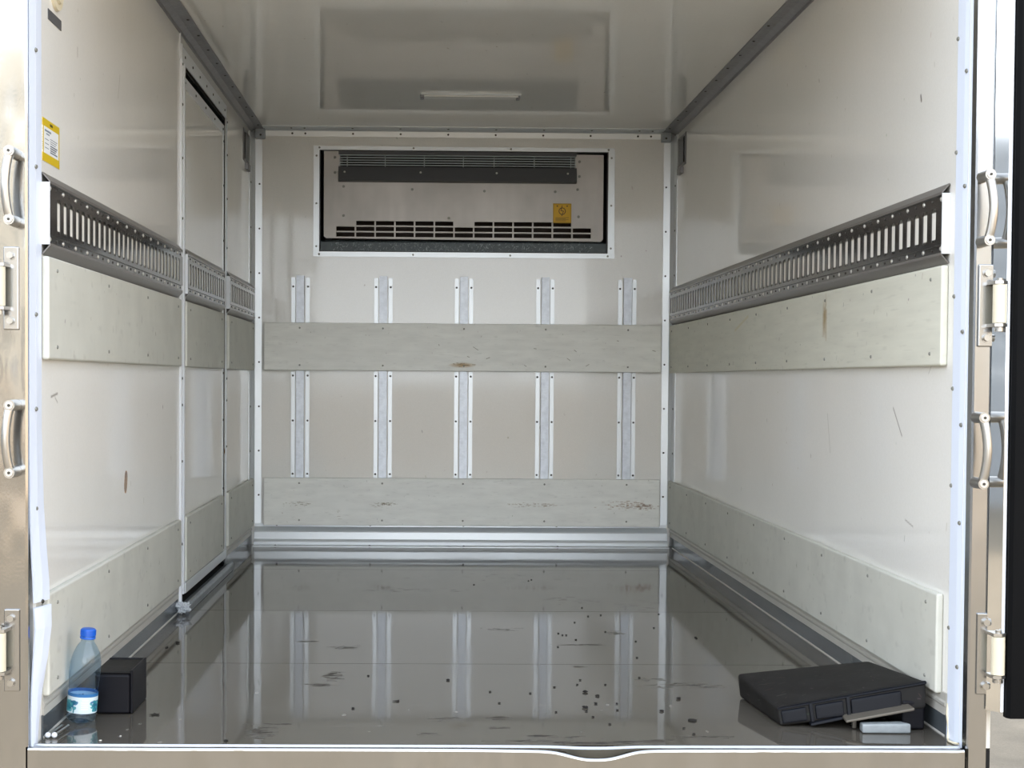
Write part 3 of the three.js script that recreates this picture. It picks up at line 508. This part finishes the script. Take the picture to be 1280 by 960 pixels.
const ll = liningStrip([[0.272, -0.872, 3.27, -0.886, 3.325], [0.31, -0.874, 3.265, -0.887, 3.325], [0.36, -0.878, 3.265, -0.89, 3.325], [0.45, -0.884, 3.265, -0.893, 3.327], [0.6, -0.888, 3.265, -0.894, 3.327], [1.76, -0.888, 3.265, -0.894, 3.327]], M.seal, 'trim_11');
const lt = liningStrip([[-0.004, -0.888, 3.297, -0.893, 3.322], [0.05, -0.885, 3.294, -0.892, 3.324], [0.1, -0.881, 3.288, -0.891, 3.324], [0.16, -0.873, 3.28, -0.888, 3.322], [0.22, -0.868, 3.27, -0.884, 3.322], [0.262, -0.869, 3.268, -0.887, 3.322]], M.seal, 'trim_12');
for (const y of [0.15, 0.43, 0.62, 0.8, 1.08, 1.3, 1.44]) { fastener(lr, [0.8875, y, 3.29], [-1, 0, 0.2], M.screwPale); fastener(lr, [0.8845, y + 0.07, 3.252], [-1, 0, 0.2], M.screwPale); if (y > 0.3) fastener(ll, [-0.889, y + 0.02, 3.3], [1, 0, 0.3], M.screwPale); }
fastener(lt, [-0.8775, 0.272, 3.3], [1, 0, 0.3], M.screw);
part(lr, 'sealant', tube([[0.8855, 0.07, 3.251], [0.8835, 0.05, 3.253], [0.8855, 0.02, 3.256], [0.882, 0.004, 3.262], [0.878, 0.0025, 3.28], [0.882, 0.003, 3.297], [0.886, 0.004, 3.306]], 0.0024, 40, 7), M.ivory);

// ---------------------------------------------------------------- rear doors, folded open, seen edge on
for (const s of [1, -1]) {
  const d = struct(s > 0 ? 'door_2' : 'door_3'), X = (x) => s > 0 ? x : -x - 0.036;
  part(d, 'door_leaf', bx(X(0.948), X(1.8), 0.078, 1.8, 3.285, 3.358, 0.002), M.outer);
  part(d, 'edge_sheet', sweep([[X(0.925), 3.34], [X(0.9435), 3.3605], [X(0.9455), 3.361], [X(0.949), 3.361], [X(0.949), 3.352], [X(0.927), 3.338]], 'y', 0.078, 1.8), M.mirror);
  part(d, 'edge_bead', bx(X(0.944), X(0.95), 0.078, 1.8, 3.356, 3.364, 0.002), M.white);
  part(d, 'gasket', sweep([[X(0.951), 3.358], [X(0.951), 3.372], [X(0.957), 3.379], [X(0.985), 3.379], [X(0.99), 3.358]], 'y', 0.07, 1.8), M.rubber);
}
// ---------------------------------------------------------------- door hinges
function hinge(s, cx, y0, label, brace) {   // cx: middle of the plate, y0: its foot
  const t = thing('door_hinge', label, 'hinge', [cx, y0, 3.335], 'stainless hinges of the rear doors'), h = 0.156, o = s;
  part(t, 'mount_plate', bx(cx - 0.0145, cx + 0.0145, y0, y0 + h, 3.3352, 3.3402, 0.0024), M.steel);
  for (const y of [y0 + 0.017, y0 + h - 0.017]) {
    const b = part(t, 'bolt', new THREE.CylinderGeometry(0.0068, 0.0072, 0.006, 6).rotateX(Math.PI / 2).translate(cx + o * 0.001, y, 3.344), M.cast);
    part(b, 'washer', cyl([cx + o * 0.001, y, 3.34], [cx + o * 0.001, y, 3.3415], 0.0088), M.steel);
  }
  const bxr = cx + o * 0.016, bz = 3.364, a = y0 + 0.04, b = y0 + h - 0.036;
  for (const y of [a, b]) part(t, 'lug', sweep([[cx + o * 0.001, 3.34], [bxr - o * 0.012, bz + 0.008], [bxr + o * 0.002, bz + 0.0125], [bxr + o * 0.013, bz + 0.004], [bxr + o * 0.012, bz - 0.01], [cx + o * 0.006, 3.34]], 'y', y - 0.003, y + 0.003), M.cast);
  part(t, 'barrel', cyl([bxr, a + 0.004, bz], [bxr, b - 0.004, bz], 0.0125, 0.0125, 28), M.nylon);
  const pin = part(t, 'pin', cyl([bxr, a - 0.012, bz], [bxr, b + 0.008, bz], 0.0055), M.cast);
  part(pin, 'nut', new THREE.CylinderGeometry(0.0095, 0.0095, 0.007, 6).translate(bxr, a - 0.0085, bz), M.cast);
  part(t, 'strap', bx(bxr + o * 0.004, bxr + o * 0.03, a + 0.006, b - 0.006, bz - 0.013, bz - 0.009, 0.001), M.steel);
  if (brace) part(t, 'brace', sweep([[cx + 0.012, y0 + 0.022], [cx + 0.018, y0 + 0.03], [cx + 0.045, y0 - 0.012], [cx + 0.038, y0 - 0.022]], 'z', 3.345, 3.349), M.steel);
}
hinge(1, 0.913, 0.77, 'hinge high on the right door post, its roller yellowish', false);
hinge(1, 0.921, 0.107, 'hinge low on the right door post with a slanted brace under it', true);
hinge(-1, -0.925, 0.789, 'hinge high on the left door post beside the slotted rail', false);
hinge(-1, -0.925, 0.107, 'hinge low on the left door post beside the bottle', false);
// ---------------------------------------------------------------- grab handles on the posts
function handle(s, x, y0, y1, label) {
  const t = thing('grab_handle', label, 'handle', [x, y0, 3.335], 'cast handles on the door posts'), z1 = 3.378;
  for (const y of [y0, y1]) {
    const b = part(t, 'boss', cyl([x, y, 3.3355], [x, y, z1], 0.0108, 0.0102, 24), M.cast);
    part(b, 'washer', cyl([x, y, z1], [x, y, z1 + 0.0016], 0.0076, 0.0068, 20), M.rivet);
    part(b, 'screw', new THREE.CylinderGeometry(0.003, 0.003, 0.0016, 6).rotateX(Math.PI / 2).translate(x, y, z1 + 0.0022), M.screw);
  }
  const g = tube([[x, y0, 3.368], [x + s * 0.0045, y0 + 0.022, 3.372], [x + s * 0.0075, (y0 + y1) / 2, 3.375], [x + s * 0.0045, y1 - 0.022, 3.372], [x, y1, 3.368]], 0.0084, 36, 14);
  part(t, 'grip', g, M.cast);
}
handle(1, 0.903, 0.968, 1.09, 'cast metal handle on the right post above the upper hinge');
handle(1, 0.899, 0.512, 0.636, 'cast metal handle on the right post between the two hinges');
handle(-1, -0.918, 0.992, 1.118, 'cast metal handle on the left post above the upper hinge');
handle(-1, -0.918, 0.523, 0.648, 'cast metal handle on the left post between the two hinges');

// ---------------------------------------------------------------- things on the floor
{
  // plastic bottle, leaning a little against the black box
  const B = [-0.8465, 0.0012, 3.128], t = thing('plastic_bottle', 'small clear plastic bottle with blue cap and torn blue-white label', 'bottle', B);
  const lathe = (pts, seg = 48) => new THREE.LatheGeometry(pts.map(([r, y]) => new THREE.Vector2(r, y)), seg).translate(...B);
  const body = lathe([[0, 0.006], [0.012, 0.004], [0.02, 0.0005], [0.0255, 0.001], [0.0292, 0.006], [0.0298, 0.012], [0.0288, 0.016], [0.0298, 0.02], [0.0298, 0.06], [0.029, 0.064], [0.0298, 0.07], [0.0305, 0.1], [0.0296, 0.122], [0.0262, 0.14], [0.0195, 0.154], [0.0135, 0.162], [0.0128, 0.168], [0.0152, 0.1695], [0.0152, 0.171], [0.0125, 0.172], [0.0125, 0.18]], 64);
  const p = body.attributes.position;
  for (let i = 0; i < p.count; i++) { const y = p.getY(i) - B[1], a = Math.atan2(p.getZ(i) - B[2], p.getX(i) - B[0]); if (y > 0.064 && y < 0.158) { const k = 1 + (fbm((a / 6.2832 + 1) % 1, y * 6, 9, 6, 3, 301) - 0.5) * 0.2 * Math.sin((y - 0.064) / 0.094 * Math.PI); p.setX(i, B[0] + (p.getX(i) - B[0]) * k); p.setZ(i, B[2] + (p.getZ(i) - B[2]) * k); } }
  body.computeVertexNormals();
  part(t, 'body', body, M.pet);
  const cap = [[0, 0.189], [0.0125, 0.189], [0.0148, 0.187], [0.0152, 0.175], [0.0152, 0.1735]];
  const cg = [lathe(cap, 40), lathe([[0.013, 0.1725], [0.0156, 0.1722], [0.0156, 0.1688], [0.0148, 0.168]], 40)];
  for (let k = 0; k < 36; k++) { const a = k / 36 * 6.2832; cg.push(bx(-0.0004, 0.0004, 0.1755, 0.186, 0.0146, 0.0157).rotateY(a).translate(...B)); }
  part(t, 'cap', cg, M.cap);
  const c = canvasOf(512, 160), x = c.getContext('2d'), r = rng(311);
  x.fillStyle = '#d9e8ee'; x.fillRect(0, 0, 512, 160); x.fillStyle = '#2f6fa8'; x.fillRect(0, 0, 512, 26);
  for (let k = 0; k < 3; k++) { const cx = 60 + k * 171; for (let i = 0; i < 60; i++) { x.fillStyle = ['#1f6f80', '#2c8a96', '#245a86', '#58aab0'][i % 4]; x.globalAlpha = 0.75; x.beginPath(); x.ellipse(cx + (r() + r() - 1) * 52, 62 + r() * 80, 4 + r() * 14, 5 + r() * 14, r() * 3, 0, 7); x.fill(); } x.globalAlpha = 1; x.fillStyle = '#f4fbff'; for (let i = 0; i < 5; i++) x.fillRect(cx + 66 + r() * 10, 48 + i * 18, 40, 6); }
  const lg = new THREE.CylinderGeometry(0.0303, 0.0303, 0.04, 64, 1, true), lm = new THREE.Mesh(lg, std({ map: tex(c, true), roughness: 0.4 }));
  lm.name = 'label'; lm.position.y = 0.04; lm.rotation.y = 0.62; lm.castShadow = lm.receiveShadow = true; t.add(lm);
  t.rotation.z = -0.085; t.rotation.x = 0.0; t.position.y += 0.0008;
}
{
  const t = thing('plastic_box', 'small black plastic box standing beside the bottle', 'box', [-0.79, 0, 2.98]);
  part(t, 'body', bx(-0.832, -0.76, 0.0015, 0.083, 2.925, 3.07, 0.005), M.black);
  part(t, 'lid', bx(-0.834, -0.76, 0.0835, 0.0875, 2.925, 3.06, 0.002), M.caseTop);
  part(t, 'side_plate', bx(-0.7595, -0.754, 0.001, 0.091, 2.92, 3.064, 0.002), M.black);
  part(t, 'back_plate', bx(-0.834, -0.757, 0.004, 0.09, 2.918, 2.9245, 0.002), M.black);
}
{
  // wide flat case, its right end propped up
  const t = thing('plastic_case', 'flat scuffed black plastic case propped at an angle by the right wall', 'case', [0.71, 0, 3.03]);
  const FLb = [0.578, 0.001, 3.158], FLt = [0.572, 0.037, 3.152], BLb = [0.552, 0.001, 2.893], BLt = [0.546, 0.055, 2.897], FRb = [0.866, 0.044, 3.188], FRt = [0.868, 0.099, 3.178], BRb = [0.836, 0.03, 2.9], BRt = [0.836, 0.086, 2.905];
  part(t, 'lid', warp([BLb, BRb, BLt, BRt, FLb, FRb, FLt, FRt], [0.29, 0.05, 0.27], 0.007, 18, 0.005), M.caseTop);
  const mix = (a, b, k) => a.map((v, i) => v + (b[i] - v) * k), at = (s, h, o) => { const q = mix(mix(FLb, FRb, s), mix(FLt, FRt, s), h); return [q[0] - o * 0.1, q[1], q[2] + o]; };
  for (const [s0, s1] of [[0.02, 0.19], [0.25, 0.44], [0.49, 0.83]]) part(t, 'front_panel', warp([at(s0, 0.1, -0.004), at(s1, 0.1, -0.004), at(s0, 0.84, -0.004), at(s1, 0.84, -0.004), at(s0, 0.14, 0.004), at(s1, 0.14, 0.004), at(s0, 0.8, 0.004), at(s1, 0.8, 0.004)], [0.05, 0.03, 0.008], 0.003), M.caseSide);
  for (const s0 of [0.21, 0.46]) part(t, 'rib', warp([at(s0, 0.02, -0.004), at(s0 + 0.025, 0.02, -0.004), at(s0, 1, -0.004), at(s0 + 0.025, 1, -0.004), at(s0, 0.05, 0.006), at(s0 + 0.025, 0.05, 0.006), at(s0, 0.96, 0.005), at(s0 + 0.025, 0.96, 0.005)], [0.007, 0.04, 0.01], 0.002), M.caseSide);
  part(t, 'rim', warp([at(0, 0.86, -0.003), at(1, 0.86, -0.003), at(0, 1.02, -0.006), at(1, 1.02, -0.006), at(0, 0.9, 0.004), at(1, 0.9, 0.004), at(0, 0.98, 0.003), at(1, 0.98, 0.003)], [0.29, 0.008, 0.008], 0.003), M.caseSide);
  part(t, 'base', bx(0.818, 0.864, 0.001, 0.06, 2.94, 3.183, 0.005), M.black);
  part(t, 'hinge_lip', warp([[0.636, 0.004, 3.155], [0.735, 0.028, 3.16], [0.636, 0.012, 3.155], [0.735, 0.036, 3.16], [0.637, 0.004, 3.172], [0.735, 0.026, 3.178], [0.637, 0.01, 3.17], [0.735, 0.033, 3.176]], [0.1, 0.008, 0.017], 0.003), M.caseSide);
  part(t, 'latch_bar', warp([[0.7, 0.022, 3.165], [0.828, 0.047, 3.172], [0.7, 0.028, 3.165], [0.828, 0.056, 3.172], [0.7, 0.018, 3.2], [0.836, 0.044, 3.205], [0.7, 0.023, 3.2], [0.836, 0.05, 3.205]], [0.13, 0.008, 0.03], 0.002), M.bar).userData.label = 'dull metal latch bar';
  part(t, 'latch_post', bx(0.72, 0.728, 0.001, 0.03, 3.168, 3.176, 0.002), M.bar);
  const b = thing('metal_block', 'pale grey metal block lying under the front of the black case', 'block', [0.78, 0, 3.2]);
  part(b, 'body', warp([[0.73, 0.0008, 3.188], [0.812, 0.0008, 3.188], [0.73, 0.018, 3.188], [0.812, 0.02, 3.188], [0.728, 0.0008, 3.214], [0.826, 0.0008, 3.216], [0.728, 0.0195, 3.214], [0.826, 0.021, 3.216]], [0.1, 0.021, 0.028], 0.004), M.block);
}
for (const [x, k] of [[-0.8765, 0], [-0.864, 1]]) {
  const t = thing('white_peg', k ? 'white-ended metal peg on the floor in the left corner, nearer the bottle' : 'white-ended metal peg on the floor in the left corner, against the lining strip', 'peg', [x, 0, 3.25], 'two pegs in the front left corner');
  part(t, 'shaft', cyl([x, 0.0058, 3.262], [x + 0.008, 0.0062, 3.19], 0.0028), M.cast);
  part(t, 'tip', new THREE.SphereGeometry(0.0057, 18, 12).translate(x, 0.0061, 3.266), M.white);
}
{
  const at = [-0.866, 0.021, 1.805], t = thing('plastic_wad', 'crumpled clear plastic wad at the end of the door threshold', 'plastic scrap', at);
  const g = new THREE.IcosahedronGeometry(0.02, 6), p = g.attributes.position, v = new THREE.Vector3();
  for (let i = 0; i < p.count; i++) { v.fromBufferAttribute(p, i); const n = v.clone().normalize(), k = 0.55 + 1.5 * Math.abs(fbm((Math.atan2(n.z, n.x) / 6.2832 + 1) % 1, n.y * 0.5 + 0.5, 7, 6, 3, 321) - 0.5) * 2; v.multiplyScalar(k); p.setXYZ(i, v.x * 1.05, v.y * 0.85, v.z * 1.2); }
  g.computeVertexNormals(); part(t, 'wad', g.translate(...at), M.film);
}
// crumbs of black dirt on the floor, each a thing of its own
{
  const spots = [[0.212, 1.071], [0.224, 1.045], [0.336, 1.657], [0.337, 1.816], [0.377, 1.794], [0.286, 1.922], [0.222, 2.102], [0.231, 2.13], [0.241, 2.13], [0.203, 2.301], [0.42, 2.219], [0.39, 2.445], [0.502, 2.01], [0.555, 1.771], [0.356, 2.074], [0.593, 2.156], [0.593, 2.17], [0.36, 2.688], [0.217, 2.717], [0.205, 2.767], [0.27, 2.766], [0.215, 2.847, 2], [0.238, 2.885, 1.6], [0.225, 2.959, 1.3], [0.198, 2.997, 2], [0.197, 3.031], [0.271, 2.959], [0.264, 3.019], [0.205, 3.082], [0.232, 3.144], [0.414, 2.91, 1.8], [0.357, 3.028, 1.5], [0.378, 3.176], [0.389, 3.224], [0.09, 2.859], [0.016, 2.957], [0.15, 2.794], [0.132, 3.039], [0.261, 2.199], [0.018, 1.169], [-0.092, 2.724, 1.4], [-0.28, 2.676], [-0.298, 3.011, 1.2], [0.001, 2.844], [-0.801, 2.266, 1.8], [-0.529, 3.286, 1.4]];
  const r = rng(331), shapes = [0, 1, 2].map((k) => { const g = new THREE.IcosahedronGeometry(0.0023, 1), p = g.attributes.position; for (let i = 0; i < p.count; i++) { const w = 0.75 + hash2(Math.round(p.getX(i) * 1e5), Math.round(p.getY(i) * 1e5 + p.getZ(i) * 7e4), k + 5) * 0.5; p.setXYZ(i, p.getX(i) * w * 1.3, p.getY(i) * w * 0.55 + 0.0012, p.getZ(i) * w * 1.2); } g.computeVertexNormals(); return g; });
  spots.sort((a, b) => b[1] - a[1]);
  const ordinal = (n) => n + (n % 100 > 10 && n % 100 < 14 ? 'th' : ['th', 'st', 'nd', 'rd'][n % 10] ?? 'th');
  spots.forEach(([x, z, s = 1], i) => {
    const o = new THREE.Mesh(shapes[i % 3], M.crumb); o.name = numbered('dirt_crumb'); o.position.set(x, 0.0003, z); o.scale.set(s, s, s * 1.15); o.rotation.y = r() * 6; o.castShadow = o.receiveShadow = true;
    o.userData = { label: i ? `black dirt crumb on the grey floor, ${ordinal(i + 1)} nearest to the front sill` : 'black dirt crumb on the grey floor, nearest to the front sill', category: 'crumb', group: 'black dirt crumbs scattered on the floor' };
    scene.add(o);
  });
  const leaf = (x, z, s, turn, label, pts) => {
    const g = new THREE.ExtrudeGeometry(new THREE.Shape(pts.map(([a, b]) => new THREE.Vector2(a * s, b * s))), { depth: 0.0012, bevelEnabled: false, steps: 1 }).rotateX(-Math.PI / 2), p = g.attributes.position;
    for (let i = 0; i < p.count; i++) p.setY(i, p.getY(i) + 0.0003 + (p.getX(i) ** 2 + p.getZ(i) ** 2) * 6);
    g.computeVertexNormals();
    const o = new THREE.Mesh(uvMetres(g), M.leaf); o.name = numbered('leaf_scrap'); o.position.set(x, 0.0003, z); o.rotation.y = turn; o.userData = { label, category: 'scrap' }; o.castShadow = o.receiveShadow = true; scene.add(o);
  };
  leaf(0.406, 3.111, 0.011, 0.3, 'largest black leaf scrap on the floor, left of the black case', [[-0.7, 0.2], [-0.4, 0.8], [0.2, 1], [0.8, 0.5], [1, -0.2], [0.5, -0.6], [0.1, -1], [-0.5, -0.6]]);
  leaf(-0.707, 3.074, 0.01, 0.2, 'ragged star-shaped black scrap right of the small black box', [[-1.1, 0.1], [-0.3, 0.4], [0, 1.1], [0.4, 0.4], [1.1, 0.6], [0.6, 0], [1, -0.7], [0.1, -0.4], [-0.6, -0.8], [-0.5, -0.1]]);
  leaf(-0.208, 2.94, 0.008, 0, 'small triangular black scrap left of the middle of the floor', [[-1, -0.5], [0.9, 0.9], [0.7, -0.9]]);
  leaf(-0.819, 2.329, 0.008, 1.2, 'narrow black scrap on the floor near the left wall', [[-1.4, -0.3], [0, 0.4], [1.5, 0.2], [0.2, -0.5]]);
  const chip = (x, z, s, label) => { const o = new THREE.Mesh(shapes[1], M.chip); o.name = numbered('paint_chip'); o.position.set(x, 0.0003, z); o.scale.setScalar(s); o.userData = { label, category: 'chip' }; o.castShadow = o.receiveShadow = true; scene.add(o); };
  chip(-0.77, 3.288, 1, 'white chip on the floor in front of the bottle'); chip(-0.739, 3.252, 0.7, 'smallest white chip, on the floor in front of the small black box');
}
// ---------------------------------------------------------------- the yard outside
{
  const g = struct('ground');
  part(g, 'concrete_slab', bx(-40, 40, -1.05, -0.95, -30, 40), M.concrete);
  const w = struct('exterior_wall_left');   // grey shed beside the yard, mirrored in the polished door edge
  for (let i = 0; i < 14; i++) part(w, 'cladding', bx(-16.2, -16 + (i % 2) * 0.03, -0.95 + i * 0.36, -0.6 + i * 0.36, -8, 26), M.siding);
  const q = struct('exterior_wall_right');   // sunlit warm building on the other side
  for (let i = 0; i < 10; i++) part(q, 'wall_panel', bx(16, 16.3 + (i % 2) * 0.02, -0.95, 4.4, -10 + i * 3.5, -6.53 + i * 3.5), M.warm);
  const h = struct('exterior_wall_across');   // two cream blocks across the yard, mirrored in the door posts
  for (const [x0, n, top] of [[-10.6, 4, 5.4], [5.2, 4, 4.6]]) for (let i = 0; i < n; i++) {
    part(h, 'wall_panel', bx(x0 + i * 1.6, x0 + 1.58 + i * 1.6, -0.95, top, 20.6 + (i % 2) * 0.03, 21), M.cream);
    for (const y of [0.6, 2.6]) part(h, 'window', bx(x0 + 0.45 + i * 1.6, x0 + 1.15 + i * 1.6, y, y + 1.1, 20.57, 20.62), M.pane);
  }
  const e = struct('exterior_wall_rear');   // pale warm building across the yard
  for (let i = 0; i < 16; i++) part(e, 'wall_panel', bx(-28 + i * 3.5, -24.53 + i * 3.5, -0.95, 0.55, 20 + (i % 2) * 0.02, 20.3), M.warm);
}
renderer.render(scene, camera);
